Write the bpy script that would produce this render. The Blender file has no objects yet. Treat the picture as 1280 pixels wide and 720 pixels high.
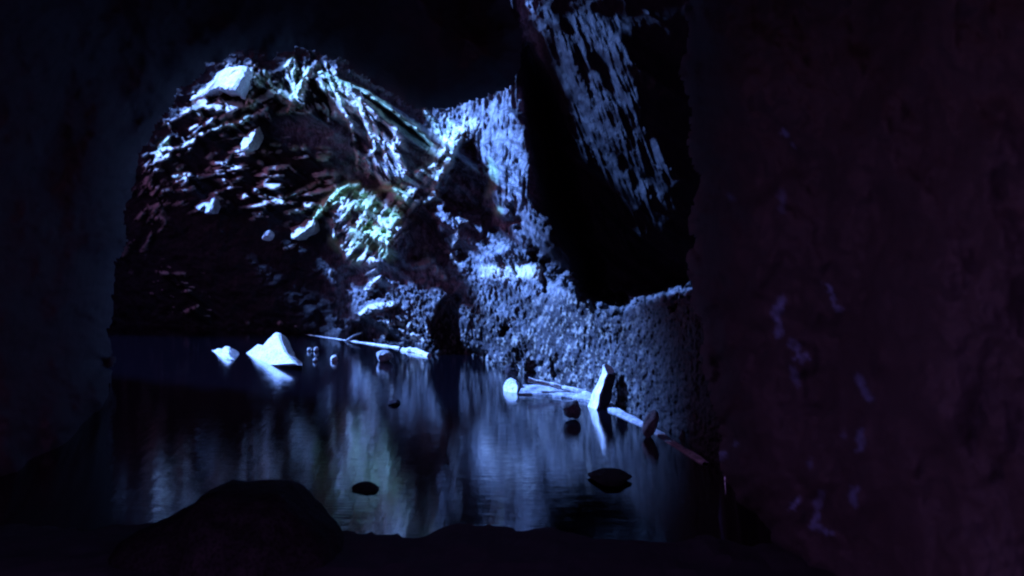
import bpy, bmesh, math, random
import numpy as np
from mathutils import Vector, Matrix
from mathutils import noise as mnoise

random.seed(7)
sc = bpy.context.scene
COL = sc.collection
F, H, VH = 1372.0, 2.0, 220.0  # focal length in photograph pixels, eye height above the water, horizon row
S = Vector((-0.77, 0.32, 0.54)).normalized()      # towards the sun


def at(u, v, y):
    """photograph pixel -> point at depth y metres in front of the camera"""
    return Vector(((u - 640) / F * y, y, H + (VH - v) / F * y))


def water_y(v):
    return F * H / (v - VH)


# ------------------------------------------------------------------ materials
def ramp(nt, src, stops):
    r = nt.nodes.new('ShaderNodeValToRGB')
    el = r.color_ramp.elements
    while len(el) < len(stops):
        el.new(0.5)
    for e, (p, c) in zip(el, stops):
        e.position = p
        e.color = (*c, 1)
    nt.links.new(src, r.inputs[0])
    return r.outputs[0]


def mixc(nt, fac, a, b):
    m = nt.nodes.new('ShaderNodeMix')
    m.data_type = 'RGBA'
    if isinstance(fac, (int, float)):
        m.inputs[0].default_value = fac
    else:
        nt.links.new(fac, m.inputs[0])
    for sock, val in ((m.inputs[6], a), (m.inputs[7], b)):
        if isinstance(val, tuple):
            sock.default_value = (*val, 1)
        else:
            nt.links.new(val, sock)
    return m.outputs[2]


def rock_mat(name, c0, c1, rough=0.6, scale=3.0, bump=0.5, bump_dist=0.06, moss=False, stretch=1.0, spec=0.4, glints=False):
    m = bpy.data.materials.new(name)
    m.use_nodes = True
    nt = m.node_tree
    b = nt.nodes['Principled BSDF']
    tc = nt.nodes.new('ShaderNodeTexCoord')
    mp = nt.nodes.new('ShaderNodeMapping')
    mp.inputs['Scale'].default_value = (1, 1, stretch)
    nt.links.new(tc.outputs['Object'], mp.inputs[0])

    def nz(s, det=8, rg=0.6):
        n = nt.nodes.new('ShaderNodeTexNoise')
        n.inputs['Scale'].default_value = s
        n.inputs['Detail'].default_value = det
        n.inputs['Roughness'].default_value = rg
        nt.links.new(mp.outputs[0], n.inputs['Vector'])
        return n.outputs['Fac']
    n1 = nz(scale)
    n2 = nz(scale * 7)
    mid = tuple((p + q) / 2 for p, q in zip(c0, c1))
    col = ramp(nt, n1, [(0.36, c0), (0.5, mid), (0.66, c1)])
    dk = tuple(x * (0.85 if glints else 0.35) for x in c0)
    col = mixc(nt, ramp(nt, n2, [(0.38, (0.8, 0.8, 0.8)), (0.52, (0, 0, 0))]), col, dk)
    if moss:
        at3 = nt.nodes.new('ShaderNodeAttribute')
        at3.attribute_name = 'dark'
        spk = nz(14, 6, .75)
        col = mixc(nt, ramp(nt, spk, [(.40, (0, 0, 0)), (.60, (.75, .75, .75))]), col, (0.38, 0.40, 0.43))
        col = mixc(nt, ramp(nt, nz(10.5, 6, .8), [(.40, (.85, .85, .85)), (.55, (0, 0, 0))]), col, (0.025, 0.024, 0.028))
        col = mixc(nt, at3.outputs['Fac'], col, (0.014, 0.0125, 0.015))  # near-black tone painted where the wall lies in shade
        at2 = nt.nodes.new('ShaderNodeAttribute')
        at2.attribute_name = 'lit_pale'
        col = mixc(nt, at2.outputs['Fac'], col, (0.90, 0.88, 0.76))  # pale tone, mostly standing in for sunlight on the ribs
        at_ = nt.nodes.new('ShaderNodeAttribute')
        at_.attribute_name = 'moss'
        col = mixc(nt, at_.outputs['Fac'], col, (0.56, 0.84, 0.38))
    if glints:
        at4 = nt.nodes.new('ShaderNodeAttribute')
        at4.attribute_name = 'lit_pale'
        col = mixc(nt, at4.outputs['Fac'], col, (0.34, 0.50, 0.95))  # bluish glints painted into the base colour
    nt.links.new(col, b.inputs['Base Color'])
    b.inputs['Roughness'].default_value = rough
    b.inputs['Specular IOR Level'].default_value = spec
    if moss:          # less sheen where shade is painted into the colour
        mr = nt.nodes.new('ShaderNodeMapRange')
        mr.inputs['To Min'].default_value = spec
        mr.inputs['To Max'].default_value = spec * .3
        nt.links.new(at3.outputs['Fac'], mr.inputs['Value'])
        nt.links.new(mr.outputs[0], b.inputs['Specular IOR Level'])
    n3 = nz(scale * (9 if moss else 4), 10, 0.72)
    bp = nt.nodes.new('ShaderNodeBump')
    bp.inputs['Strength'].default_value = bump
    bp.inputs['Distance'].default_value = bump_dist
    nt.links.new(n3, bp.inputs['Height'])
    nt.links.new(bp.outputs[0], b.inputs['Normal'])
    return m


M_WALL = rock_mat('limestone_wet', (0.08, 0.085, 0.10), (0.25, 0.26, 0.29), 0.6, 2.2, 0.5, 0.05, moss=True, stretch=0.6, spec=0.2)
M_DARK = rock_mat('dark_cave_rock', (0.094, 0.080, 0.092), (0.102, 0.086, 0.098), 0.9, 1.2, 0.10, 0.05, spec=0.06, glints=True)
M_STONE = rock_mat('grey_stone', (0.22, 0.23, 0.25), (0.48, 0.49, 0.52), 0.55, 6, 0.5, 0.02)
M_BLACK = rock_mat('black_wet_stone', (0.02, 0.016, 0.02), (0.045, 0.036, 0.045), 0.8, 8, 0.4, 0.02, spec=0.06)
M_GREY = rock_mat('dark_grey_stone', (0.06, 0.06, 0.065), (0.16, 0.16, 0.17), 0.55, 8, 0.5, 0.02)
M_WHITE = rock_mat('white_limestone', (0.62, 0.63, 0.65), (0.88, 0.89, 0.89), 0.6, 6, 0.7, 0.035)
M_PALE = rock_mat('pale_mossy_stone', (0.5, 0.54, 0.46), (0.76, 0.80, 0.68), 0.65, 5, 0.5, 0.03)
M_WOOD = rock_mat('bleached_wood', (0.70, 0.70, 0.70), (0.88, 0.88, 0.87), 0.7, 9, 0.4, 0.01, stretch=0.15)
M_SILT = rock_mat('pale_silt', (0.20, 0.21, 0.24), (0.55, 0.57, 0.62), 0.7, 7, 0.6, 0.03)


def water_mat():
    m = bpy.data.materials.new('still_pool_water')
    m.use_nodes = True
    nt = m.node_tree
    b = nt.nodes['Principled BSDF']
    b.inputs['Base Color'].default_value = (0.002, 0.0018, 0.0034, 1)
    b.inputs['Roughness'].default_value = 0.06
    b.inputs['IOR'].default_value = 1.33
    b.inputs['Coat Weight'].default_value = 1.0
    b.inputs['Coat IOR'].default_value = 1.33
    b.inputs['Coat Roughness'].default_value = 0.06
    tc = nt.nodes.new('ShaderNodeTexCoord')
    hs = []
    for sx, sy, s, st in ((1.0, .5, .8, 0.10), (1.0, .1, 14.0, 0.04), (3.0, 48.0, 1.0, 0.03)):
        mp = nt.nodes.new('ShaderNodeMapping')
        mp.inputs['Scale'].default_value = (sx, sy, 1)
        nt.links.new(tc.outputs['Object'], mp.inputs[0])
        n = nt.nodes.new('ShaderNodeTexNoise')
        n.inputs['Scale'].default_value = s
        n.inputs['Detail'].default_value = 3
        nt.links.new(mp.outputs[0], n.inputs['Vector'])
        mu = nt.nodes.new('ShaderNodeMath')
        mu.operation = 'MULTIPLY'
        mu.inputs[1].default_value = st
        nt.links.new(n.outputs['Fac'], mu.inputs[0])
        hs.append(mu.outputs[0])
    ad = nt.nodes.new('ShaderNodeMath')
    nt.links.new(hs[0], ad.inputs[0])
    nt.links.new(hs[1], ad.inputs[1])
    ad2 = nt.nodes.new('ShaderNodeMath')
    nt.links.new(ad.outputs[0], ad2.inputs[0])
    nt.links.new(hs[2], ad2.inputs[1])
    ad = ad2
    bp = nt.nodes.new('ShaderNodeBump')
    bp.inputs['Strength'].default_value = 1.0
    bp.inputs['Distance'].default_value = 0.03
    nt.links.new(ad.outputs[0], bp.inputs['Height'])
    nt.links.new(bp.outputs[0], b.inputs['Normal'])
    nt.links.new(bp.outputs[0], b.inputs['Coat Normal'])
    return m


M_WATER = water_mat()


# ------------------------------------------------------------------ numeric helpers
def vnoise(u, v, seed):
    rs = np.random.RandomState(seed)
    T = rs.rand(256, 256)
    iu, iv = np.floor(u).astype(int), np.floor(v).astype(int)
    fu, fv = u - iu, v - iv
    fu, fv = fu * fu * (3 - 2 * fu), fv * fv * (3 - 2 * fv)
    g = lambda a, b: T[(iv + b) % 256, (iu + a) % 256]
    return (g(0, 0) * (1 - fu) + g(1, 0) * fu) * (1 - fv) + (g(0, 1) * (1 - fu) + g(1, 1) * fu) * fv


def fbm(u, v, seed, octaves=4, gain=0.55):
    s, a, t = 0, 1.0, 0
    for k in range(octaves):
        s = s + a * vnoise(u * 2 ** k + 17.3 * k, v * 2 ** k + 5.1 * k, seed + k)
        t += a
        a *= gain
    return s / t


def smooth(a, b, x):
    t = np.clip((x - a) / (b - a), 0, 1)
    return t * t * (3 - 2 * t)


def in_poly(u, v, poly):
    ins = np.zeros(u.shape, bool)
    n = len(poly)
    for i in range(n):
        x0, y0 = poly[i]
        x1, y1 = poly[(i + 1) % n]
        if y0 == y1:
            continue
        c = ((y0 > v) != (y1 > v)) & (u < (x1 - x0) * (v - y0) / (y1 - y0) + x0)
        ins ^= c
    return ins


def dist_line(u, v, pts):
    """distance to a polyline and the running parameter (0..1) of the nearest point"""
    best = np.full(u.shape, 1e9)
    par = np.zeros(u.shape)
    n = len(pts) - 1
    if n == 0:
        return np.hypot(u - pts[0][0], v - pts[0][1]), par
    for i in range(n):
        (x0, y0), (x1, y1) = pts[i], pts[i + 1]
        dx, dy = x1 - x0, y1 - y0
        t = np.clip(((u - x0) * dx + (v - y0) * dy) / (dx * dx + dy * dy + 1e-9), 0, 1)
        d = np.hypot(u - x0 - t * dx, v - y0 - t * dy)
        k = d < best
        best[k] = d[k]
        par[k] = ((i + t) / n)[k]
    return best, par


def dist_poly(u, v, poly):
    d, _ = dist_line(u, v, list(poly) + [poly[0]])
    return np.where(in_poly(u, v, poly), -d, d)


# ------------------------------------------------------------------ what stands out of the chamber's rock: ribs, ledges, hollows
# (polyline, half width, steepness towards the light, moss)
RIBS = [
    # jagged crest at the top left of the chamber
    ([(315, 90), (318, 105), (309, 130)], 5, 1.0, .2), ([(322, 124), (304, 138)], 4, .8, .2), ([(330, 88), (340, 115)], 3, .55, .2),
    ([(311, 88), (314, 103)], 3, .6, .2), ([(272, 122), (287, 136)], 5, .5, 0), ([(240, 132), (252, 146)], 3, .4, .1),
    ([(265, 162), (300, 151), (312, 145)], 3, .75, .2), ([(235, 170), (250, 160), (265, 148)], 2.4, .6, 0),
    ([(210, 155), (216, 164)], 2, .5, 0), ([(211, 172), (200, 188)], 3, .9, .3), ([(194, 197), (201, 197)], 3.5, .5, 0),
    ([(191, 211), (204, 213)], 2, .35, 0), ([(228, 172), (235, 184)], 2, .4, 0), ([(217, 221), (233, 217)], 3.4, .85, .1), ([(222, 211), (231, 207)], 3, .4, 0),
    ([(238, 222), (260, 219), (281, 216)], 2, .65, 0), ([(290, 190), (282, 205), (272, 212)], 2.6, .5, 0),
    ([(307, 190)], 3, .5, 0), ([(330, 190)], 3, .55, .1), ([(325, 203)], 3.4, .55, 0), ([(337, 181), (352, 181)], 2, .5, .2),
    ([(345, 191), (352, 189)], 2, .45, 0), ([(364, 186), (373, 184)], 2.6, .6, .4), ([(381, 181), (380, 186)], 3, .85, .2), ([(395, 185), (412, 185)], 1.6, .4, .2),
    ([(397, 200), (404, 196), (411, 196)], 2.4, .5, .4), ([(362, 205), (368, 214)], 2.4, .4, 0), ([(345, 205), (356, 211)], 2, .3, 0),
    ([(287, 224), (290, 232)], 2.4, .5, 0), ([(290, 224), (302, 222)], 2, .5, 0),
    ([(357, 84), (365, 77), (367, 105), (362, 142)], 4, 1.0, .2), ([(386, 84), (378, 104), (372, 118)], 4.4, .85, .4), ([(351, 108), (350, 118), (356, 128)], 3.4, .8, .2),
    ([(380, 130), (364, 136), (348, 141)], 4, .55, .1), ([(366, 140), (386, 141)], 2.4, .85, .1), ([(398, 90), (412, 98), (420, 114), (428, 132)], 3.4, .95, .3),
    ([(398, 106), (405, 112), (411, 108)], 3, .65, .3), ([(404, 128), (410, 150)], 3, .65, .1), ([(420, 100), (437, 105), (450, 126)], 3, .65, .2),
    ([(434, 145), (441, 160)], 4, 1.0, .1), ([(440, 160), (445, 190), (448, 212)], 2.2, .75, .1),
    ([(332, 140), (338, 150)], 3, .4, 0),
    ([(400, 90), (425, 100), (450, 110), (480, 130), (495, 142)], 2.6, .85, .6), ([(495, 142), (520, 160), (541, 181)], 2.6, .8, .5),
    ([(425, 102), (440, 115), (450, 127), (462, 165), (470, 187)], 4, 1.0, .1),
    ([(450, 122), (472, 147), (495, 162), (493, 185), (505, 226)], 4.5, .75, 0), ([(470, 187), (456, 200), (462, 222)], 3.5, .75, 0), ([(476, 165), (482, 190), (484, 220)], 3, .65, 0),
    ([(563, 158), (556, 188), (541, 205), (521, 217)], 5.5, 1.0, .1), ([(561, 195), (546, 220), (541, 240)], 4.5, .7, .1), ([(580, 163), (571, 178), (561, 200)], 5, .7, .2),
    ([(530, 137), (542, 152), (552, 172)], 3, .5, .2), ([(560, 148), (566, 165)], 3, .55, .2), ([(511, 127), (522, 126)], 2, .4, .1), ([(536, 162), (548, 168)], 2, .4, 0),
    ([(617, 130), (612, 160), (606, 190)], 5, .65, 0), ([(627, 140), (629, 170), (626, 190)], 5, .9, 0), ([(641, 150), (647, 180), (652, 210)], 4, .65, 0),
    ([(644, 222), (628, 236)], 3.4, 1.0, 0), ([(613, 200), (615, 225), (610, 245)], 4, .7, .3), ([(655, 215), (656, 190)], 2, .6, 0),
    # mossy roots and ledges in the middle
    ([(392, 274), (409, 252), (424, 238), (438, 232), (451, 231)], 4, 1.0, .8), ([(410, 258), (432, 245)], 2.4, .85, .6), ([(357, 247), (382, 237), (400, 226)], 2.8, .6, .1),
    ([(357, 266), (377, 262), (381, 256)], 2.2, .55, .1), ([(393, 272), (404, 253), (412, 246)], 3.2, .9, .5),
    ([(320, 237)], 4, .75, 0), ([(304, 244), (310, 242)], 2.6, .6, 0), ([(331, 229), (337, 225)], 3, .55, 0), ([(330, 257), (325, 267), (315, 266)], 2, .45, 0),
    ([(285, 252)], 2, .5, 0), ([(294, 252)], 2, .5, 0), ([(352, 233), (353, 232)], 2, .3, 0),
    ([(195, 250), (203, 239), (215, 237)], 2.4, .5, 0), ([(218, 240), (243, 235)], 2, .35, 0), ([(183, 277), (197, 262)], 2.2, .4, 0), ([(155, 320), (163, 304)], 2.2, .65, 0),
    ([(196, 340), (210, 342)], 2.4, .8, 0), ([(216, 341), (232, 341)], 2, .55, 0), ([(230, 365), (238, 364)], 2.4, .95, 0), ([(230, 391), (247, 382)], 2.2, .75, 0), ([(214, 351), (234, 356)], 2, .22, 0),
    ([(176, 408), (190, 412)], 2, .5, 0), ([(226, 417)], 2.4, .9, 0), ([(211, 422)], 2, .45, 0), ([(351, 405)], 2.4, .6, 0), ([(369, 410)], 2.6, .6, 0), ([(308, 403)], 2.4, .35, 0),
    ([(427, 298), (430, 322)], 2.8, .65, .1), ([(412, 337), (412, 344)], 2, .4, 0), ([(355, 311), (370, 304)], 2, .5, 0), ([(368, 332), (374, 335)], 2.5, .3, 0),
    ([(466, 240), (487, 235), (505, 240)], 3.2, .75, .8), ([(511, 245), (498, 265), (487, 285), (485, 318)], 5, .65, .3), ([(462, 263), (446, 285)], 4, .55, .2), ([(416, 278), (418, 296)], 4.5, .6, 0),
    ([(456, 290), (486, 292)], 3, .75, .8), ([(470, 262)], 4, .5, .5), ([(541, 228), (545, 246), (530, 253)], 4, .5, .1), ([(440, 255), (430, 272)], 3, .5, .4), ([(455, 240), (446, 262)], 3, .45, .5),
    ([(572, 288), (566, 308)], 3.5, .65, 0), ([(550, 305), (570, 325), (576, 335)], 3, .5, 0), ([(584, 277), (570, 274)], 4, .5, 0), ([(533, 310), (535, 330)], 3, .5, .1), ([(623, 264)], 4.5, .95, .5),
    ([(655, 262), (680, 275), (690, 300)], 8, .75, 0), ([(615, 300), (640, 305)], 6, .6, 0), ([(662, 330), (700, 330)], 5, .55, 0),
    ([(517, 334), (535, 330), (555, 347)], 6, .6, 0), ([(457, 361), (475, 345)], 3.6, .75, 0), ([(455, 345), (470, 336)], 2.5, .5, 0), ([(452, 392), (470, 384), (493, 382)], 6, .7, 0),
    ([(500, 412), (515, 420), (530, 427)], 3, .6, 0), ([(485, 403), (490, 407)], 3, .6, 0), ([(512, 405), (510, 415)], 3, .6, 0), ([(533, 400), (535, 415)], 3, .5, 0),
    # crest of the slope under the dark buttress
    ([(735, 388), (742, 400)], 3, .6, 0), ([(760, 353), (762, 385)], 2.6, .42, 0), ([(780, 360), (785, 375)], 2.6, .5, 0), ([(827, 365), (832, 380)], 3, .5, 0), ([(812, 362), (815, 378)], 2.5, .35, 0),
    ([(765, 334)], 4, .45, 0), ([(727, 365), (730, 386)], 2, .4, 0), ([(738, 383), (750, 373)], 2, .4, 0), ([(802, 372), (806, 392)], 2, .4, 0), ([(770, 366), (775, 390)], 3, .4, 0),
    # rippled flowstone on the buttress
    ([(657, 4), (668, 16)], 2, .30, 0), ([(682, 32), (703, 58)], 2, .36, 0), ([(675, 38)], 2.5, .25, 0), ([(762, 32), (772, 48), (780, 68)], 3.5, .34, 0), ([(768, 20), (772, 60)], 8, .16, 0),
    ([(801, 11), (812, 18)], 3, .30, 0), ([(780, 70), (786, 110)], 2.5, .18, 0), ([(789, 76), (797, 82)], 4, .22, 0), ([(790, 110), (799, 160)], 6, .17, 0), ([(783, 140), (796, 177)], 2.4, .32, 0),
    ([(730, 100), (742, 120), (755, 146)], 2.6, .30, 0), ([(692, 122), (702, 147)], 2.6, .36, 0), ([(717, 142), (732, 151)], 3, .48, 0), ([(724, 131), (731, 136)], 3, .3, 0), ([(704, 85), (716, 92)], 3, .25, 0),
    ([(712, 160), (720, 180), (725, 202), (737, 226)], 2.8, .40, 0), ([(735, 162), (747, 178)], 2.2, .46, 0), ([(740, 185), (745, 206)], 2.4, .44, 0), ([(729, 185), (734, 205)], 2, .34, 0),
    ([(752, 160), (765, 195), (770, 225), (767, 256)], 4.4, .40, 0), ([(770, 165), (776, 186)], 2.2, .30, 0), ([(790, 165), (796, 178)], 2.4, .35, 0), ([(791, 178), (790, 200)], 2, .22, 0),
    ([(780, 215), (787, 235), (792, 265), (794, 289)], 2.8, .42, 0), ([(737, 230), (752, 260), (770, 270), (786, 306)], 4.2, .40, 0), ([(806, 228), (806, 240), (815, 247)], 3.4, .32, 0), ([(797, 222), (800, 255)], 3, .2, 0),
    ([(727, 298), (731, 304)], 3.4, .42, 0), ([(840, 212)], 3.5, .2, 0), ([(845, 197)], 3, .2, 0), ([(822, 210), (828, 228)], 3, .16, 0), ([(696, 60), (720, 95), (740, 130)], 9, .12, 0), ([(775, 345), (768, 318)], 3, .2, 0),
]
# broad faces (outline, steepness, edge softness, grain length in px, how strongly the grain cuts it)
FACES = [
    ([(340, 150), (395, 140), (436, 158), (441, 180), (440, 196), (395, 196), (345, 182)], .16, 14, 20, .2),
    ([(440, 120), (475, 140), (500, 165), (508, 228), (468, 228), (462, 180)], .42, 5, 7, .9),
    ([(590, 142), (620, 122), (645, 140), (658, 180), (658, 222), (636, 243), (607, 243), (602, 200), (592, 170)], .58, 5, 5, .8),
    ([(540, 148), (590, 145), (600, 165), (560, 215), (530, 215)], .30, 6, 6, .9),
    ([(405, 238), (510, 228), (520, 250), (490, 330), (440, 330), (410, 300)], .34, 6, 6, 1.2),
    ([(520, 225), (548, 220), (560, 262), (600, 270), (620, 300), (600, 335), (530, 335), (510, 280)], .26, 8, 6, 1.2),
    ([(607, 240), (650, 235), (690, 268), (700, 300), (722, 330), (722, 372), (690, 372), (600, 350), (590, 320), (615, 300)], .52, 4, 5, .85),
    ([(598, 331), (677, 331), (678, 350), (600, 348)], .80, 4, 6, .6),
    ([(436, 345), (560, 335), (600, 345), (725, 360), (742, 380), (835, 374), (868, 400), (895, 600), (800, 560), (640, 480), (540, 445), (436, 400)], .32, 5, 9, .6),
    ([(664, 4), (690, 14), (764, 18), (784, 70), (806, 160), (850, 212), (818, 262), (800, 318), (760, 306), (722, 226), (692, 150), (680, 70)], .18, 14, 6, 1.9),
    ([(700, 365), (742, 382), (760, 460), (640, 470), (590, 440), (590, 350)], .18, 14, 5, .8),
]
# hollows and clefts that stay out of the light
HOLLOWS = [
    ([(587, 176), (596, 190), (606, 236), (600, 262), (560, 262), (552, 250), (560, 215)], 4),
    ([(601, 262), (616, 266), (617, 294), (602, 296)], 3), ([(637, 255), (646, 253), (647, 282), (640, 283)], 3), ([(518, 252), (542, 252), (540, 268), (552, 300), (545, 322), (510, 318)], 7),
    ([(556, 372), (575, 370), (580, 430), (607, 453), (552, 452), (543, 402)], 5), ([(478, 352), (484, 362), (480, 373), (462, 373)], 3),
    ([(440, 402), (480, 400), (500, 425), (436, 424)], 4), ([(641, 334), (646, 334), (649, 346), (644, 346)], 2), ([(677, 325), (684, 325), (684, 362), (679, 362)], 3),
    ([(660, 310), (672, 312), (672, 328), (662, 326)], 3), ([(570, 310), (588, 315), (586, 326), (572, 326)], 3), ([(540, 300), (556, 316), (560, 335), (540, 332)], 3),
    ([(540, 404), (556, 404), (552, 420), (540, 425)], 4), ([(686, 458), (697, 445), (698, 470), (688, 475)], 3), ([(660, 452), (674, 448), (674, 466), (662, 468)], 3),
    ([(440, 165), (460, 178), (456, 196), (446, 190)], 3), ([(772, 372), (782, 370), (784, 388), (776, 390)], 3), ([(625, 405), (634, 405), (634, 418), (625, 418)], 3),
    ([(575, 165), (579, 165), (579, 177), (575, 177)], 2), ([(470, 262), (482, 250), (486, 262), (468, 282)], 3),
]

# ------------------------------------------------------------------ chamber wall: one sheet of rock, real relief
G = 1.25
us = np.arange(118, 905, G)
vs = np.arange(-70, 625, G)
U, V = np.meshgrid(us, vs)
wu = 5.0 * (fbm(U / 14, V / 14, 50, 3) - .5)
wv = 5.0 * (fbm(U / 14, V / 14, 60, 3) - .5)
Uw, Vw = U + wu, V + wv

T = np.zeros_like(U)
MOSS = np.zeros_like(U)
LIT_PALE = np.zeros_like(U)
RIDGE = np.zeros_like(U)
for poly, t, soft, gl, cut in FACES:
    d = dist_poly(Uw, Vw, poly)
    m = 1 - smooth(-soft, soft * .6, d)
    n = fbm(U / gl, V / (gl * 1.7), int(poly[0][0]), 4, .7)
    if poly[0] == (664, 4):       # drawn-out flowstone
        n = fbm((U - .40 * V) / 5.5, V / 50, 77, 4, .65)
    n2 = fbm(U / 26, V / 34, int(poly[0][1]) + 3, 2)
    n2 = n2 if poly[0] != (436, 345) else .45 + .35 * (n2 - .5)
    g = np.clip(1 + cut * 5.0 * (n - .5), 0, 2.2) * np.clip(.6 + 2.0 * (n2 - .3), .3, 1.5)
    T = np.maximum(T, m * t * g)
for pts, w, t, moss in RIBS:
    t = t * .9 if pts[0][0] > 655 and pts[0][1] < 350 else t
    x0, x1 = min(p[0] for p in pts) - 3 * w - 8, max(p[0] for p in pts) + 3 * w + 8
    y0, y1 = min(p[1] for p in pts) - 3 * w - 8, max(p[1] for p in pts) + 3 * w + 8
    i0, i1 = np.searchsorted(vs, y0), np.searchsorted(vs, y1)
    j0, j1 = np.searchsorted(us, x0), np.searchsorted(us, x1)
    if i1 <= i0 or j1 <= j0:
        continue
    sl = (slice(i0, i1), slice(j0, j1))
    d, par = dist_line(Uw[sl], Vw[sl], pts)
    ww = w * (.75 + .6 * vnoise(U[sl] / 9, V[sl] / 9, 90)) * (1 - .45 * np.abs(par * 2 - 1) ** 2 if len(pts) > 1 else 1)
    m = 1 - smooth(.55, 1.15, d / ww)
    n = fbm(U[sl] / 5, V[sl] / 5, 91, 3, .7)
    val = m * t * np.clip(1 + 4 * (n - .48), .1, 1.35)
    T[sl] = np.maximum(T[sl], val)
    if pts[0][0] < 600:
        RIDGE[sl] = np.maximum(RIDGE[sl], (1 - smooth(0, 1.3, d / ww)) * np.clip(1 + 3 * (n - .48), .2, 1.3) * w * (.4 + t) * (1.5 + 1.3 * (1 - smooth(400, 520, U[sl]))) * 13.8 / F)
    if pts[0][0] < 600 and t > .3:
        LIT_PALE[sl] = np.maximum(LIT_PALE[sl], (1 - smooth(.7, 1.5, d / ww)) * min(1, t * .9) * smooth(.36, .52, fbm(U[sl] / 4.5, V[sl] / 4.5, 95, 3, .7)))  # sunlight on the ribs painted in as pale colour
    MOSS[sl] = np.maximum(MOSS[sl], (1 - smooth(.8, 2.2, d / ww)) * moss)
PIT = np.zeros_like(U)
Up = Uw + 22 * (fbm(U / 12, V / 12, 191, 4, .6) - .5)
Vp = Vw + 26 * (fbm(U / 12, V / 12, 201, 4, .6) - .5)
for poly, soft in HOLLOWS:
    d = dist_poly(Up, Vp, poly)
    big = min(1, (max(p[0] for p in poly) - min(p[0] for p in poly)) / 45)
    hm = 1 - smooth(-soft * 1.2, soft * 1.2, d)
    T *= 1 - .96 * hm
    PIT = np.maximum(PIT, hm * (.3 + .7 * big))
MOSS = np.maximum(MOSS, .65 * (1 - smooth(-8, 8, dist_poly(Uw, Vw, FACES[4][0]))) * smooth(.42, .62, fbm(U / 16, V / 16, 131, 3)))
# broken rubble between the ribs, raised and painted pale as if sunlit
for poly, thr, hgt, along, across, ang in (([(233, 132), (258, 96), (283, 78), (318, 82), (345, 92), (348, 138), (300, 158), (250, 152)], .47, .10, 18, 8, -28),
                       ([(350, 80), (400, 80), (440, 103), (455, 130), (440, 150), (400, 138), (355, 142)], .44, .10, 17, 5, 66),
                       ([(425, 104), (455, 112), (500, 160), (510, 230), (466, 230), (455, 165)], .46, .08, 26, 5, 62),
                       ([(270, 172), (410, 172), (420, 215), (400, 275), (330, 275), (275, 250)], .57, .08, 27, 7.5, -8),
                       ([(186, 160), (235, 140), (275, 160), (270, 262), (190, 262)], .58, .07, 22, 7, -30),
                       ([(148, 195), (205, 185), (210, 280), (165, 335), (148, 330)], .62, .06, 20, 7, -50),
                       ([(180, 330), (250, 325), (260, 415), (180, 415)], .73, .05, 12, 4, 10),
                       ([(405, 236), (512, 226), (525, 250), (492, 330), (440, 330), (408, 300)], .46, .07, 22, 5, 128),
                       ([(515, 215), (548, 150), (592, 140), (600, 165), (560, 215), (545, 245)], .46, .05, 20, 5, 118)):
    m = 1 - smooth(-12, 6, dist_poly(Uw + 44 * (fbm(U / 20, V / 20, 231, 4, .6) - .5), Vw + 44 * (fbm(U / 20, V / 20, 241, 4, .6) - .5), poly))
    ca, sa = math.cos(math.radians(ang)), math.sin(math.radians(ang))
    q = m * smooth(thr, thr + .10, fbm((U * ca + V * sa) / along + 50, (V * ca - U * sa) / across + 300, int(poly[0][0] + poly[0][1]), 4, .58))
    LIT_PALE = np.maximum(LIT_PALE, q * .9)
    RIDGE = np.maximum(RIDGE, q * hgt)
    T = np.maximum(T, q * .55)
pits = smooth(.36, .50, fbm(U / 15, V / 17, 141, 4, .6)) * .85 + .15
zs = smooth(430, 520, U) * smooth(300, 345, V)
T *= 1 - zs * (1 - pits)
# pale band
LIT_PALE = np.maximum(LIT_PALE, (1 - smooth(-3, 3, dist_poly(Uw, Vw, FACES[7][0]))) * .55)
T = np.clip(T, 0, 1.0)

# base sheet
su = [60, 190, 300, 400, 470, 540, 600, 640, 745, 820, 880, 930]
Ylow = np.interp(U, su, [15.0, 14.6, 14.15, 13.7, 12.9, 12.25, 11.6, 11.0, 9.6, 8.6, 7.65, 6.9])
Yhigh = np.interp(U, [60, 190, 300, 400, 470, 540, 600, 660, 720, 800, 930], [15.7, 14.95, 14.3, 13.7, 13.0, 12.3, 11.7, 11.25, 11.15, 11.0, 11.2])
crest = np.interp(U, [600, 700, 742, 840, 930], [330, 355, 378, 374, 380]) + 52 * (fbm(U / 34, V / 30, 44, 5, .6) - .5)
wr = smooth(640, 730, U)
wlow = smooth(-20, 16, V - crest) * wr + (1 - wr) * smooth(-70, 70, V - 370)
lean = np.interp(U, [60, 450, 560, 700, 900], [.02, .06, .12, .30, .25])
lean = lean * wlow + np.minimum(lean, .08) * (1 - wlow)
Ys = Ylow * wlow + Yhigh * (1 - wlow)
k = (VH - V) / F
D = (Ys + lean * H) / (1 - lean * k)
EX, EZ, EY = S.x, S.z, S.y
EC = math.hypot(EX, EZ)
ex, ez = EX / EC, EZ / EC
du, dv = np.gradient(D, G, axis=1), np.gradient(D, G, axis=0)
pb = np.clip((ex * du - ez * dv) / (D / F), -2.5, 4)
zb = smooth(640, 690, U) * (1 - wlow)
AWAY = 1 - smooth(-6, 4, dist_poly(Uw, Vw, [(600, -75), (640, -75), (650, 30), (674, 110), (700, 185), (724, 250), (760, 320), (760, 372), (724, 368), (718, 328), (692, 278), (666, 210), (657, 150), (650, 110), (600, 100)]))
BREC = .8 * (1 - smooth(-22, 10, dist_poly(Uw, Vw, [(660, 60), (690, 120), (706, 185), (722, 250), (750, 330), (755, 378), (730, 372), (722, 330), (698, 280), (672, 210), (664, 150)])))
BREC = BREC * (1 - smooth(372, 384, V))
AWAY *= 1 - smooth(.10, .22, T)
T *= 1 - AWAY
TAB = np.linspace(-.3, 5, 400)                       # slope towards the light -> cosine to the sun
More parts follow.
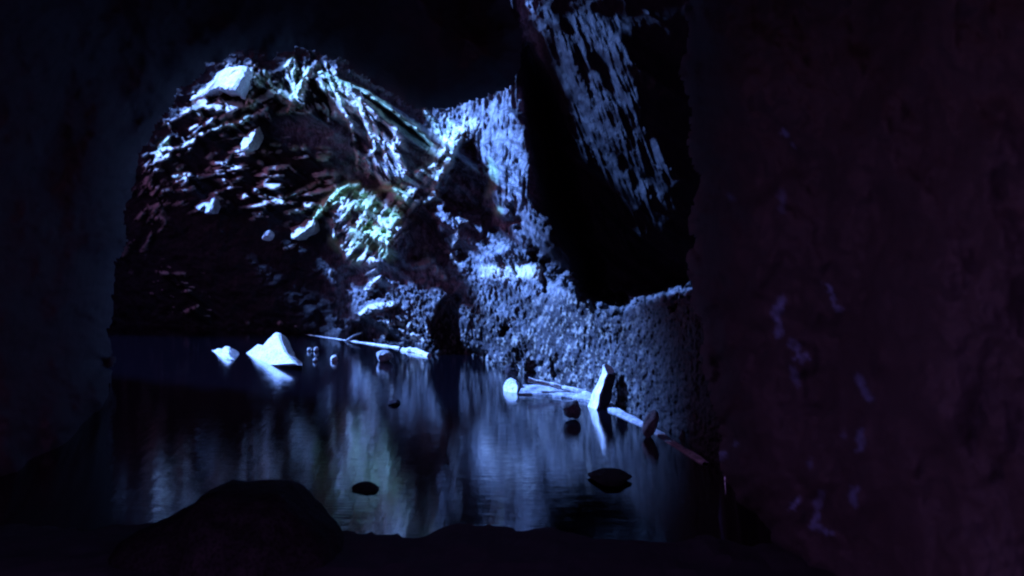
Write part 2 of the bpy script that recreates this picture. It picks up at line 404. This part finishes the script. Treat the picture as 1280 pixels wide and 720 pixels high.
COSI = (TAB * EC - EY) / np.sqrt(1 + TAB ** 2)
pt = np.interp(-.26 + .34 * smooth(0, .18, T) + .70 * T, COSI, TAB)
pt = pt * (1 - AWAY) - .6 * AWAY
pt = pt * (1 + .8 * smooth(.3, .6, T) * (1 - smooth(560, 620, U)))
dl = G / -ex * D / F
R = np.zeros_like(D)
R[:, 0] = .5
LEN = np.interp(vs, [-70, 700], [1, 1])[:, None] * np.interp(us, [380, 520], [40.0, 60.0])[None, :]
lam, lam2 = np.exp(-G / -ex / LEN), math.exp(-G / -ex / 260)
sh = ez / -ex
for j in range(1, U.shape[1]):
    p = R[:, j - 1]
    q = (1 - sh) * p + sh * np.concatenate([p[:1], p[:-1]])
    R[:, j] = np.clip(np.where(q < 0, lam[:, j], lam2) * q - (pt[:, j] - pb[:, j]) * dl[:, j], -1.3, (.10 + .70 * smooth(410, 500, U) + 1.4 * zb)[:, j])
R *= 1 - .72 * smooth(630, 700, U) * wlow
R *= 1 - .6 * smooth(425, 480, U) * (1 - smooth(630, 700, U)) * smooth(300, 350, V)
RB = R.copy()
for _ in range(4):
    RB[1:-1] = .25 * RB[:-2] + .5 * RB[1:-1] + .25 * RB[2:]
right = smooth(500, 600, U)
R = R * (1 - right) + RB * right
# grain: pitted on the slope, drawn out and hanging on the column and the buttress
zc = smooth(570, 600, U) * (1 - smooth(650, 680, U)) * (1 - smooth(240, 300, V))
zl = 1 - smooth(380, 480, U)
us_ = U - .38 * V * zb
GRAIN = (fbm(U / 2.7, V / 6.0, 9, 3, .8) - .5) * (.08 * (1 - zb) * (1 - .7 * zc) * (1 - .8 * zl) * (1 - .8 * AWAY)) + (fbm(us_ / 5, V / 34, 19, 4, .6) - .5) * (.10 * zb * (.2 + .8 * smooth(.02, .2, T)) + .11 * zc)
Yc = D + R + .11 * (fbm(U / 13, V / 10, 261, 4, .6) - .5) * (1 - smooth(560, 620, U)) + BREC + .26 * PIT - RIDGE + GRAIN + .10 * (fbm(U / 30, V / 30, 5, 3) - .5)


def grid_mesh(name, U, V, Y, mat, mask=None, attrs=None, smooth_shade=False):
    X = (U - 640) / F * Y
    Z = H + (VH - V) / F * Y
    nr, nc = U.shape
    co = np.stack([X, Y, Z], -1).reshape(-1, 3).astype(np.float32)
    idx = np.arange(nr * nc).reshape(nr, nc)
    quads = np.stack([idx[:-1, :-1], idx[1:, :-1], idx[1:, 1:], idx[:-1, 1:]], -1)
    if mask is not None:
        keep = mask[:-1, :-1] & mask[1:, :-1] & mask[1:, 1:] & mask[:-1, 1:]
        quads = quads[keep]
    quads = quads.reshape(-1, 4)
    used = np.unique(quads)
    re = np.full(nr * nc, -1)
    re[used] = np.arange(len(used))
    quads = re[quads].astype(np.int32)
    me = bpy.data.meshes.new(name)
    me.vertices.add(len(used))
    me.vertices.foreach_set('co', co[used].ravel())
    me.loops.add(quads.size)
    me.loops.foreach_set('vertex_index', quads.ravel())
    me.polygons.add(len(quads))
    me.polygons.foreach_set('loop_start', np.arange(0, quads.size, 4, dtype=np.int32))
    me.update(calc_edges=True)
    me.polygons.foreach_set('use_smooth', np.full(len(quads), smooth_shade))
    for an, arr in (attrs or {}).items():
        a = me.attributes.new(an, 'FLOAT', 'POINT')
        a.data.foreach_set('value', arr.reshape(-1)[used].astype(np.float32))
    me.materials.append(mat)
    o = bpy.data.objects.new(name, me)
    COL.objects.link(o)
    return o


def structure(o):
    o['kind'] = 'structure'
    return o


LIT_PALE *= .45 + .55 * smooth(165, 215, U)
SHADE_DARK = (1 - smooth(395, 450, U + 24 * (fbm(U / 40, V / 40, 66, 3) - .5))) * .95  # shade of the left chamber painted in as a near-black tone
SHADE_DARK = np.maximum(SHADE_DARK, AWAY * .9)  # the cleft's shade goes into the colour too
SHADE_DARK = np.maximum(SHADE_DARK, smooth(620, 740, U) * wlow * smooth(.30, .66, fbm(U / 22, V / 26, 181, 4, .65)) * .55 + .35 * smooth(620, 740, U) * wlow)  # slope gravel mottled, and darkened overall in place of shade
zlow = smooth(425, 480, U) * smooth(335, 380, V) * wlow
SHADE_DARK = np.maximum(SHADE_DARK, zlow * (.72 + .27 * smooth(.36, .62, fbm(U / 9, V / 13, 211, 4, .65))))
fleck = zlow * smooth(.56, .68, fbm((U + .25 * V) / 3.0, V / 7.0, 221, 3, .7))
LIT_PALE = np.maximum(LIT_PALE, fleck * .26 * (1 - .9 * smooth(720, 830, U)))
SHADE_DARK = np.maximum(SHADE_DARK, .97 * zlow * smooth(740, 840, U))  # shade fading to black on the right, painted into the tone
SHADE_DARK *= 1 - .7 * (1 - smooth(-14, 6, dist_poly(Uw, Vw, FACES[0][0])))
SHADE_DARK = np.maximum(SHADE_DARK, zb * (.965 + .03 * fbm(U / 30, V / 40, 251, 2)))  # buttress darkened by colour in place of shade
structure(grid_mesh('cave_wall', U, V, Yc, M_WALL, attrs={'dark': SHADE_DARK, 'moss': np.clip(MOSS, 0, 1), 'lit_pale': np.clip(LIT_PALE, 0, 1)}, smooth_shade=True))


def wall_y(u, v):
    j = int(np.clip(round((u - us[0]) / G), 0, len(us) - 1))
    i = int(np.clip(round((v - vs[0]) / G), 0, len(vs) - 1))
    return float(Yc[i, j])


# ------------------------------------------------------------------ near cave shell with the ragged arch one looks through
HOLE = [(148, 330), (158, 270), (178, 205), (194, 158), (226, 112), (262, 82), (300, 66), (340, 68), (368, 60), (420, 78), (470, 108), (505, 132), (535, 136), (562, 138), (592, 128), (616, 114), (646, 108), (652, 60), (646, 0),
        (640, -90), (862, -90), (852, 100), (874, 220), (856, 330), (866, 380), (884, 450), (894, 540), (905, 600), (960, 700), (1000, 1100), (40, 1100), (112, 640), (140, 520), (136, 420)]
G2 = 3.0
us2 = np.arange(-560, 1840, G2)
vs2 = np.arange(-520, 1000, G2)
U2, V2 = np.meshgrid(us2, vs2)
d2 = dist_poly(U2 + 30 * (fbm(U2 / 38, V2 / 38, 71, 5) - .5), V2 + 24 * (fbm(U2 / 38, V2 / 38, 81, 5) - .5), HOLE)
mask2 = d2 > -.2
gy, gx = np.gradient(d2, G2)
gn = np.maximum(np.hypot(gx, gy), .5)
edge = (d2 < G2 * 1.1) & mask2                         # bring the last row of rock onto the outline of the arch
U2 = np.where(edge, U2 - gx / gn ** 2 * d2, U2)
V2 = np.where(edge, V2 - gy / gn ** 2 * d2, V2)
lip = np.interp(U2, [-200, 150, 300, 640, 860, 1200], [10.1, 10.1, 9.3, 7.9, 7.0, 6.4])
near = 3.4
dd = np.maximum(d2, 0)
Y2 = near + (lip - near) * np.exp(-dd / 420) + 1.6 * np.exp(-dd / 14) - 1.0
GLINT_RIBS = [([(980, 166), (984, 168)], 3, .7), ([(994, 183)], 3, .5), ([(915, 246)], 5, .4), ([(975, 240), (978, 262)], 6, .3), ([(975, 375), (972, 398), (974, 419)], 6, .8), ([(990, 428), (1000, 452)], 5, .7),
              ([(1003, 443), (1010, 450)], 4, .6), ([(988, 462), (996, 480)], 4, .5), ([(1032, 356), (1050, 390)], 3, .8), ([(1074, 471), (1086, 498)], 6, .7), ([(1055, 545)], 5, .5), ([(1078, 536), (1073, 562)], 4, .5),
              ([(988, 636), (996, 625)], 4, .8), ([(1025, 640), (1016, 658), (1036, 666)], 4, .8), ([(1068, 612), (1068, 630)], 5, .7), ([(1015, 580)], 6, .4), ([(908, 566), (893, 578)], 4, .9), ([(920, 556)], 4, .6), ([(1028, 615), (1022, 640)], 4, .5)]
T2 = np.zeros_like(U2)  # glint mask: raises low ribs and paints them pale
for pts, w, t in GLINT_RIBS:
    d, par = dist_line(U2 + 14 * (fbm(U2 / 9, V2 / 9, 151, 3) - .5), V2 + 14 * (fbm(U2 / 9, V2 / 9, 161, 3) - .5), pts)
    T2 = np.maximum(T2, (1 - smooth(.2, 1.3, d / w)) * t * (.35 + .9 * (fbm(U2 / 6, V2 / 10, 171, 2) - .2)))
R2 = np.zeros_like(Y2)
for j in range(1, U2.shape[1]):
    p = R2[:, j - 1]
    q = .45 * p + .55 * np.concatenate([p[:1], p[:-1]])
    R2[:, j] = .86 * q - 2.0 * T2[:, j] * G2 / .8 * Y2[:, j] / F
Y2 = Y2 + R2 + .9 * (fbm(U2 / 150, V2 / 200, 33, 3) - .5) + .16 * (fbm(U2 / 34, V2 / 60, 35, 4) - .5) * smooth(0, 40, dd)
structure(grid_mesh('cave_vault', U2, V2, Y2, M_DARK, mask=mask2, attrs={'lit_pale': np.clip(T2, 0, 1)}, smooth_shade=True))

# ------------------------------------------------------------------ rock outside the view: roof over the far chamber, gobos added to cut the sun
def slab_sheet(name, xs, ys, zf, mat):
    bm = bmesh.new()
    rows = [[bm.verts.new(zf(x, y)) for x in xs] for y in ys]
    for a, b in zip(rows, rows[1:]):
        for i in range(len(xs) - 1):
            bm.faces.new((a[i], a[i + 1], b[i + 1], b[i]))
    bmesh.ops.recalc_face_normals(bm, faces=bm.faces)
    me = bpy.data.meshes.new(name)
    bm.to_mesh(me)
    bm.free()
    me.materials.append(mat)
    o = bpy.data.objects.new(name, me)
    COL.objects.link(o)
    return o


def n3(x, y, z=0.0):
    return mnoise.fractal(Vector((x, y, z)), 1.0, 2.0, 4)


lin = lambda a, b, n: [a + (b - a) * i / (n - 1) for i in range(n)]
structure(slab_sheet('cave_roof', lin(-5.6, 12, 40), lin(2, 22, 40), lambda x, y: Vector((x, y, 8.7 + .5 * n3(x * .3, y * .3))), M_DARK))
structure(slab_sheet('cave_ceiling', lin(-6.5, 6.5, 50), lin(1.2, 6, 24), lambda x, y: Vector((x, y, 3.95 + (y - 3.4) * .45 + .25 * n3(x * .7, y * .7, 5))), M_DARK))
structure(slab_sheet('hillside', lin(4.5, 12, 12), lin(2, 22, 30), lambda x, y: Vector((x, y, (x - 4.5) * 2 - 1 + .5 * n3(x * .5, y * .5))), M_DARK))


def gobo_jamb(a, z):          # unseen sheet added to shade the right slope, overhang shaped for its shadow edge
    pts = [(-4.9, 8.4), (-4.6, 9.9), (-5.2, 10.8), (-6.2, 11.5), (-7.5, 12.32), (-7.9, 12.36)]
    t = a * (len(pts) - 1)
    i = min(int(t), len(pts) - 2)
    f = t - i
    x = pts[i][0] * (1 - f) + pts[i + 1][0] * f
    y = pts[i][1] * (1 - f) + pts[i + 1][1] * f
    y += 1.7 * min(1, max(0, (z - 6.7) / .5)) * max(0, a * 2 - 1)
    return Vector((x - .1 + .12 * n3(z * .8, a * 4, 2), y + .22 * n3(z * 1.1, a * 3, 9), z))


structure(slab_sheet('sun_gobo_jamb', lin(0, 1, 40), lin(-1, 12, 60), gobo_jamb, M_DARK))


def gobo_bank(a, y):          # unseen gobo added for shade: low beside the pool, higher by the far wall
    prof = float(np.interp(y, [9, 11.5, 12.6, 13.3, 14.7, 15.4, 15.75, 16.4, 16.75, 20], [5, 3.4, 1.6, 1.2, 1.4, 3.2, 3.7, 3.5, 3.0, 3.0]))
    x = -6.0 - 3.0 * a
    z = -1 + (prof + 1 + .2 * n3(y * .9, a * 2, 4) + .35 * n3(y * 3.1, a * 3, 8)) * math.sin(math.pi * min(1, .05 + a))
    return Vector((x, y, z))


structure(slab_sheet('sun_gobo_bank', lin(0, 1, 14), lin(8, 20, 70), gobo_bank, M_DARK))

# ------------------------------------------------------------------ pool and foreground bank
bm = bmesh.new()
vv = [bm.verts.new(p) for p in ((-40, -10, 0), (40, -10, 0), (40, 60, 0), (-40, 60, 0))]
bm.faces.new(vv)
me = bpy.data.meshes.new('water')
bm.to_mesh(me)
bm.free()
me.materials.append(M_WATER)
ow = bpy.data.objects.new('water', me)
COL.objects.link(ow)
structure(ow)


def shore(x, y):
    u = 640 + x / y * F if y > .5 else 640
    edge = 6.3 + .25 * n3(x * .9, 2.0, 1.0) + .09 * n3(x * 5, 1.0, 7.0) + (-.25 if x > .2 else 0) * min(1, (x - .2) * 3)
    z = .10 * (1 - math.exp(-max(0, edge - y) * 1.6)) - .5 * max(0, y - edge) + .02 * n3(x * 3, y * 3, 3)
    return Vector((x, y, z - .006))


structure(slab_sheet('ground', lin(-4, 4, 220), lin(.2, 7.2, 90), shore, M_DARK))


# ------------------------------------------------------------------ things
def tag(o, label, cat, group=None):
    o['label'], o['category'] = label, cat
    if group:
        o['group'] = group
    return o


def link(name, bm, mat, parent=None, smooth_shade=False):
    bmesh.ops.recalc_face_normals(bm, faces=bm.faces)
    me = bpy.data.meshes.new(name)
    bm.to_mesh(me)
    bm.free()
    for p in me.polygons:
        p.use_smooth = smooth_shade
    me.materials.append(mat)
    o = bpy.data.objects.new(name, me)
    COL.objects.link(o)
    if parent:
        o.parent = parent
    return o


def rough(bm, amp, sc_, seed):
    for v in bm.verts:
        d = mnoise.noise_vector(v.co * sc_ + Vector((seed, seed * 1.7, 0))) + .5 * mnoise.noise_vector(v.co * sc_ * 2.7 + Vector((seed, 3, 0)))
        v.co += d * amp


def boulder(name, c, size, seed, mat, facets=9, rot=0.0, amp=.10):
    """a closed, flat-faceted rock of the given half sizes (x, y, z) round point c"""
    rnd = random.Random(seed)
    bm = bmesh.new()
    bmesh.ops.create_icosphere(bm, subdivisions=4, radius=1)
    planes = []
    for _ in range(facets):
        n = Vector((rnd.gauss(0, 1), rnd.gauss(0, 1), rnd.gauss(0, 1))).normalized()
        planes.append((n, rnd.uniform(.62, .88)))
    for v in bm.verts:
        for n, dd_ in planes:
            e = v.co.dot(n) - dd_
            if e > 0:
                v.co -= n * e * .95
    rough(bm, amp, 1.6, seed)
    rough(bm, amp * .3, 6, seed + 2)
    R = Matrix.Rotation(rot, 3, 'Y')
    for v in bm.verts:
        v.co = R @ Vector((v.co.x * size[0], v.co.y * size[1], v.co.z * size[2]))
    o = link(name, bm, mat)
    o.location = c
    return o


def px(y, *p):
    return tuple(q * y / F for q in p)


def slab(name, outline, y, n, thick, mat, seed=1, amp=.02):
    """a tilted rock slab: its lit face follows the outline on a plane of normal n, the body runs back from it"""
    n = Vector(n).normalized()
    cu = sum(p[0] for p in outline) / len(outline)
    cv = sum(p[1] for p in outline) / len(outline)
    c = at(cu, cv, y)
    cam = Vector((0, 0, H))
    pts = []
    dense = []
    for i, p in enumerate(outline):
        q = outline[(i + 1) % len(outline)]
        L = math.hypot(q[0] - p[0], q[1] - p[1])
        m = max(1, int(L / 3))
        for k_ in range(m):
            dense.append((p[0] + (q[0] - p[0]) * k_ / m, p[1] + (q[1] - p[1]) * k_ / m))
    for p in dense:
        d = at(p[0], p[1], 1.0) - cam
        t = (c - cam).dot(n) / d.dot(n)
        pts.append(cam + d * t - c)
    bm = bmesh.new()
    rings = []
    back = (Vector((0.12, .95, -.12)) - n * .25).normalized()
    for f_, off in ((.05, -.0), (.35, 0), (.65, 0), (.9, .0), (.98, .10), (.90, .45), (.7, .85), (.35, 1.0)):
        rings.append([bm.verts.new(p * f_ + back * thick * off) for p in pts])
    N = len(pts)
    for a, b in zip(rings, rings[1:]):
        for i in range(N):
            bm.faces.new((a[i], a[(i + 1) % N], b[(i + 1) % N], b[i]))
    bm.faces.new(rings[0])
    bm.faces.new(rings[-1][::-1])
    rough(bm, amp, 3.0, seed)
    rough(bm, amp * .5, 11.0, seed + 5)
    o = link(name, bm, mat)
    o.location = c
    return o


def tube(bm, pts, radii, seg=10, flat=1.0):
    rings = []
    for i, p in enumerate(pts):
        t = (pts[min(i + 1, len(pts) - 1)] - pts[max(i - 1, 0)]).normalized()
        a = t.cross(Vector((0, 1, .01))).normalized()
        b = t.cross(a).normalized()
        rings.append([bm.verts.new(p + (a * math.cos(2 * math.pi * k_ / seg) + b * math.sin(2 * math.pi * k_ / seg) * flat) * radii[i]) for k_ in range(seg)])
    for r0, r1 in zip(rings, rings[1:]):
        for k_ in range(seg):
            bm.faces.new((r0[k_], r0[(k_ + 1) % seg], r1[(k_ + 1) % seg], r1[k_]))
    bm.faces.new(rings[0][::-1])
    bm.faces.new(rings[-1])


def lerp_path(pts, n):
    out = []
    for i in range(n):
        t = i / (n - 1) * (len(pts) - 1)
        k_ = min(int(t), len(pts) - 2)
        out.append(pts[k_].lerp(pts[k_ + 1], t - k_))
    return out


NL = (-.64, -.38, .67)     # a face turned to the light
# -- rocks of the chamber
tag(slab('limestone_block', [(237, 127), (240, 110), (257, 99), (270, 88), (280, 81), (294, 84), (311, 83), (303, 97), (291, 110), (266, 108), (250, 120)], wall_y(275, 105) - .22, NL, .5, M_WHITE, 3, .05),
    'big brilliant white angular block at the top of the far chamber', 'rock')
tag(slab('rock_slab', [(316, 154), (324, 150), (325, 156), (310, 184), (300, 188), (301, 180)], wall_y(312, 170) - .2, NL, .3, M_PALE, 4, .02),
    'long narrow pale slab leaning steeply below the white block', 'rock')
tag(slab('oblong_boulder', [(362, 297), (364, 284), (378, 277), (388, 271), (395, 274), (392, 282), (378, 292), (368, 299)], wall_y(378, 285) - .2, NL, .35, M_PALE, 5, .03),
    'smooth oblong pale green boulder at the lower end of the mossy ledge', 'rock')
tag(slab('split_stone', [(238, 258), (258, 241), (273, 230), (270, 243), (262, 266), (257, 267), (256, 255), (248, 263)], wall_y(256, 250) - .2, NL, .3, M_STONE, 6, .02),
    'fan shaped split stone with two bright blades alone in the dark', 'rock')
tag(boulder('round_stone', at(335, 295, wall_y(335, 295) - .2), px(14.4, 7.5, 8, 6.5), 21, M_WHITE, rot=-.5),
    'small bright egg shaped stone left of the oblong boulder', 'rock')
# -- rocks in the pool
tag(slab('white_rock', [(290, 451), (305, 441), (321, 430), (328, 432), (335, 423), (344, 414), (349, 416), (352, 428), (358, 442), (372, 456), (345, 458), (315, 456)], 12.0, NL, .4, M_WHITE, 8, .009), 'large white pointed rock standing in the pool near the far shore', 'rock')
tag(slab('white_rock', [(252, 446), (262, 438), (272, 434), (278, 437), (284, 433), (290, 440), (291, 450), (270, 452)], 12.3, NL, .4, M_WHITE, 9, .03),
    'small low white rock in the pool left of the large pointed one', 'rock')
y = water_y(489)
tag(slab('pale_stone', [(629, 492), (629, 482), (633, 475), (639, 472), (645, 475), (648, 483), (647, 493), (638, 495)], y, (-.6, -.55, .58), .22, M_WHITE, 31, .008), 'rounded white stone at the water edge below a dark stone', 'rock')
tag(boulder('dark_stone', at(641, 464, y + .3), px(y, 10, 10, 9), 32, M_BLACK, 5), 'round dark stone just above the rounded white stone', 'rock')
y = water_y(524)
tag(boulder('dark_stone', at(713, 511, y), px(y, 15, 13, 13), 63, M_GREY, 11, .4), 'round grey stone in the shallows with one lit flank left of the stump', 'rock')
y = water_y(546)
tag(boulder('dark_stone', at(813, 530, y), px(y, 9, 12, 18), 34, M_GREY, 5, rot=.35), 'small upright dark stone at the water edge right of the stump', 'rock')
tag(boulder('dark_stone', at(480, 446, water_y(452)), px(12.0, 12, 12, 8), 35, M_STONE, 8), 'low dark stone lying in the water below the long pole', 'rock')
for k_, (u, v, r, lb) in enumerate([(387, 437, 3, 'tiny pale stone breaking the water under the tip of the pole'), (395, 437, 3.5, 'second tiny pale stone close to the tip of the pole'),
                                    (394, 450, 3, 'tiny pale stone alone in the water between the white rock and pole'), (418, 449, 5, 'small stone with a lit side in the water below the pole')]):
    yy = water_y(v + 2)
    tag(boulder('small_stone', at(u, v, yy), px(yy, r, r, r), 40 + k_, M_WHITE, 6), lb, 'rock', 'small stones breaking the water near the pole')
tag(boulder('flat_rock', at(762, 596, water_y(600)), px(7.2, 29, 42, 2.6), 58, M_BLACK, 7, amp=.05), 'flat dark rock awash in the pool below the pale stump', 'rock')
tag(boulder('flat_rock', at(458, 609, water_y(611)), px(7, 18, 24, 4), 52, M_BLACK, 6, amp=.05), 'thin dark rock awash in the middle of the pool', 'rock')
tag(boulder('flat_rock', at(493, 503, water_y(505)), px(9.6, 8, 12, 3), 53, M_BLACK, 6, amp=.05), 'small dark rock awash in the pool in front of the pole', 'rock')
# foreground boulder: a broad dark hump
bm = bmesh.new()
prof = [(120, 720), (150, 672), (165, 662), (190, 652), (215, 641), (235, 630), (252, 613), (268, 607), (300, 610), (335, 608), (352, 612), (372, 632), (388, 648), (410, 664), (424, 690), (434, 720)]
rows = []
for a in lin(0, math.pi, 15):
    row = []
    for (u, v) in prof:
        p = at(u, v, 5.6)
        z = max(p.z - .035, -.05) + .05
        row.append(bm.verts.new(Vector((p.x, 5.6 + (.75 if math.cos(a) < 0 else .35) * -math.cos(a) * (z / .45 + .25), z * math.sin(a) - .05))))
    rows.append(row)
for a, b in zip(rows, rows[1:]):
    for i in range(len(prof) - 1):
        bm.faces.new((a[i], a[i + 1], b[i + 1], b[i]))
bmesh.ops.subdivide_edges(bm, edges=bm.edges[:], cuts=2, use_grid_fill=True)
rough(bm, .02, 4, 3)
tag(link('foreground_boulder', bm, M_BLACK), 'broad black humped boulder in the foreground at the near edge of the pool', 'rock')

# -- wood
ya, yb = water_y(424), water_y(446)
A, B = at(378, 419, 13.9), at(500, 437, 12.75)
pole = link('pole', *(lambda b: (tube(b, lerp_path([A, B], 24), [(1.6 + 1.8 * i / 23 + .5 * random.random()) * .0097 for i in range(24)], 8), rough(b, .006, 6, 1), (b, M_WOOD))[-1])(bmesh.new()))
tag(pole, 'long thin bleached pole lying along the far water edge', 'driftwood')
bm = bmesh.new()
tube(bm, lerp_path([at(432, 427, 13.3), at(442, 420, 13.3), at(452, 416, 13.3)], 8), [.016, .015, .014, .013, .012, .010, .008, .006], 7)
link('twig', bm, M_STONE, pole)
bm = bmesh.new()
tube(bm, lerp_path([at(503, 437, 12.6), at(520, 439, 12.45), at(536, 445, 12.2)], 12), [.03 + .016 * random.random() for _ in range(12)], 8)
rough(bm, .015, 5, 2)
tag(link('log', bm, M_WOOD), 'short knobbly pale log at the butt end of the long pole', 'driftwood')
bm = bmesh.new()
ys_ = water_y(501)
tube(bm, lerp_path([at(660, 475, ys_ + .3), at(700, 484, ys_ + .25), at(738, 494, ys_ + .12)], 16), [.018 + .010 * random.random() for _ in range(16)], 8)
rough(bm, .008, 6, 2)
tag(link('branch', bm, M_WOOD), 'thin pale branch lying on the shore behind the stump', 'driftwood')

# stump: leaning broken post standing in the shallows
bm = bmesh.new()
yst = water_y(509)
seg = 16
path = lerp_path([at(744, 526, yst), at(748, 508, yst), at(754.5, 485, yst), at(761, 464, yst)], 26)
rings = []
for i, p in enumerate(path):
    t = i / 25
    r = (.090 - .036 * t)
    ring = []
    for k_ in range(seg):
        a_ = 2 * math.pi * k_ / seg
        ao = a_ - math.radians(17)
        # a split trunk: its edge points at the viewer, one flat flank each side
        rr = r / max(abs(math.cos(a_)) + abs(math.sin(a_)), 1e-3) * 1.12
        ring.append(bm.verts.new(p + Vector((math.cos(ao) * rr, math.sin(ao) * rr, (.05 * math.cos(a_ - 2.6) if i == 25 else 0)))))
    rings.append(ring)
for r0, r1 in zip(rings, rings[1:]):
    for k_ in range(seg):
        bm.faces.new((r0[k_], r0[(k_ + 1) % seg], r1[(k_ + 1) % seg], r1[k_]))
bm.faces.new(rings[-1])
bm.faces.new(rings[0][::-1])
rough(bm, .024, 4, 6)
stump = link('stump', bm, M_WOOD)
tag(stump, 'leaning broken pale stump standing in the shallows, bright on its left side', 'stump')


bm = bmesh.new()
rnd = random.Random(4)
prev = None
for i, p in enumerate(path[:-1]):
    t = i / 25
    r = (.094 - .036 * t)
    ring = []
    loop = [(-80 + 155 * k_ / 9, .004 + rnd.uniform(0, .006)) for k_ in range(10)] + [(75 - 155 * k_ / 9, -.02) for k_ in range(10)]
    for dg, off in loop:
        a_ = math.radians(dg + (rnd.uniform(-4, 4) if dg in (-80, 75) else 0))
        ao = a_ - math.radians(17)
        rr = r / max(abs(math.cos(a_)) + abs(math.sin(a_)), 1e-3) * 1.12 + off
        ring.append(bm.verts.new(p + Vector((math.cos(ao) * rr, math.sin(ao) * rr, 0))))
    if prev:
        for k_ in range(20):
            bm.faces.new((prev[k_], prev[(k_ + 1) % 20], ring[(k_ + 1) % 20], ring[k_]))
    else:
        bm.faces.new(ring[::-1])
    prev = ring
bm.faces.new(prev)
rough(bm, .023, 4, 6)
shade_sheet = link('shade_sheet', bm, M_BLACK, stump)  # thin black shell added as the shade on the stump's right flank
shade_sheet['label'] = 'dark sheet added over the shaded flank to stand for its shade'


# pale silt strip along the right-hand shore, a real low ledge
def strip(name, pts, mat, w_far, h, seed):
    bm = bmesh.new()
    rings = []
    for (u, v, w) in pts:
        p = at(u, v, water_y(v))
        p.z = 0
        h = .03 * min(1, w / .3) + .006
        jit = .03 * n3(u * .11, seed)
        rings.append([bm.verts.new(Vector((p.x + dx, p.y + dy + jit, z))) for dx, dy, z in
                      ((0, 0, -.04), (.0, .01, h * .5), (.02, .05, h), (.03, w * .6, h * 1.15), (.05, w, h * .9), (.05, w + .06, -.04))])
    for a, b in zip(rings, rings[1:]):
        for i in range(5):
            bm.faces.new((a[i], a[i + 1], b[i + 1], b[i]))
    bmesh.ops.subdivide_edges(bm, edges=bm.edges[:], cuts=3, use_grid_fill=True)
    rough(bm, .008, 9, seed)
    return structure(link(name, bm, mat))


strip('shore', [(648, 494, .35), (665, 494, .35), (690, 496, .35), (715, 499, .4), (745, 505, .3), (770, 518, .12), (806, 535, .07), (840, 557, .05), (878, 581, .04)], M_SILT, 0, .045, 4)

# ------------------------------------------------------------------ camera, light
cam = bpy.data.cameras.new('camera')
cam.sensor_width = 36
cam.lens = F / 1280 * 36
cam.clip_start, cam.clip_end = .05, 300
co = bpy.data.objects.new('camera', cam)
COL.objects.link(co)
co.location = (0, 0, H)
co.rotation_euler = (math.pi / 2, 0, 0)
cam.dof.use_dof = True
cam.shift_y = -(360 - VH) / 1280
cam.dof.focus_distance = 11
cam.dof.aperture_fstop = 2.0
sc.camera = co

sun = bpy.data.lights.new('sun', 'SUN')
sun.energy = 5.0
sun.angle = math.radians(5.5)
sun.color = (.155, .335, 1.0)
so = bpy.data.objects.new('sun', sun)
COL.objects.link(so)
so.rotation_euler = S.to_track_quat('Z', 'Y').to_euler()

w = bpy.data.worlds.new('World')
sc.world = w
w.use_nodes = True
nt = w.node_tree
sky = nt.nodes.new('ShaderNodeTexSky')
sky.sky_type = 'NISHITA'
sky.sun_disc = False
sky.sun_elevation = math.asin(S.z)
sky.sun_rotation = math.atan2(S.x, S.y)
tint = nt.nodes.new('ShaderNodeMix')
tint.data_type = 'RGBA'
tint.blend_type = 'MULTIPLY'
tint.inputs[0].default_value = 1
nt.links.new(sky.outputs[0], tint.inputs[6])
tint.inputs[7].default_value = (.50, .18, .46, 1)
nt.links.new(tint.outputs[2], nt.nodes['Background'].inputs[0])
nt.nodes['Background'].inputs[1].default_value = .05

sc.view_settings.view_transform = 'Standard'
sc.view_settings.look = 'None'
sc.view_settings.exposure = 2.5
sc.view_settings.gamma = 1
cy = sc.cycles
cy.use_denoising = True
cy.max_bounces = 5
cy.diffuse_bounces = 3
cy.glossy_bounces = 3
cy.caustics_reflective = False
cy.filter_width = 2.2
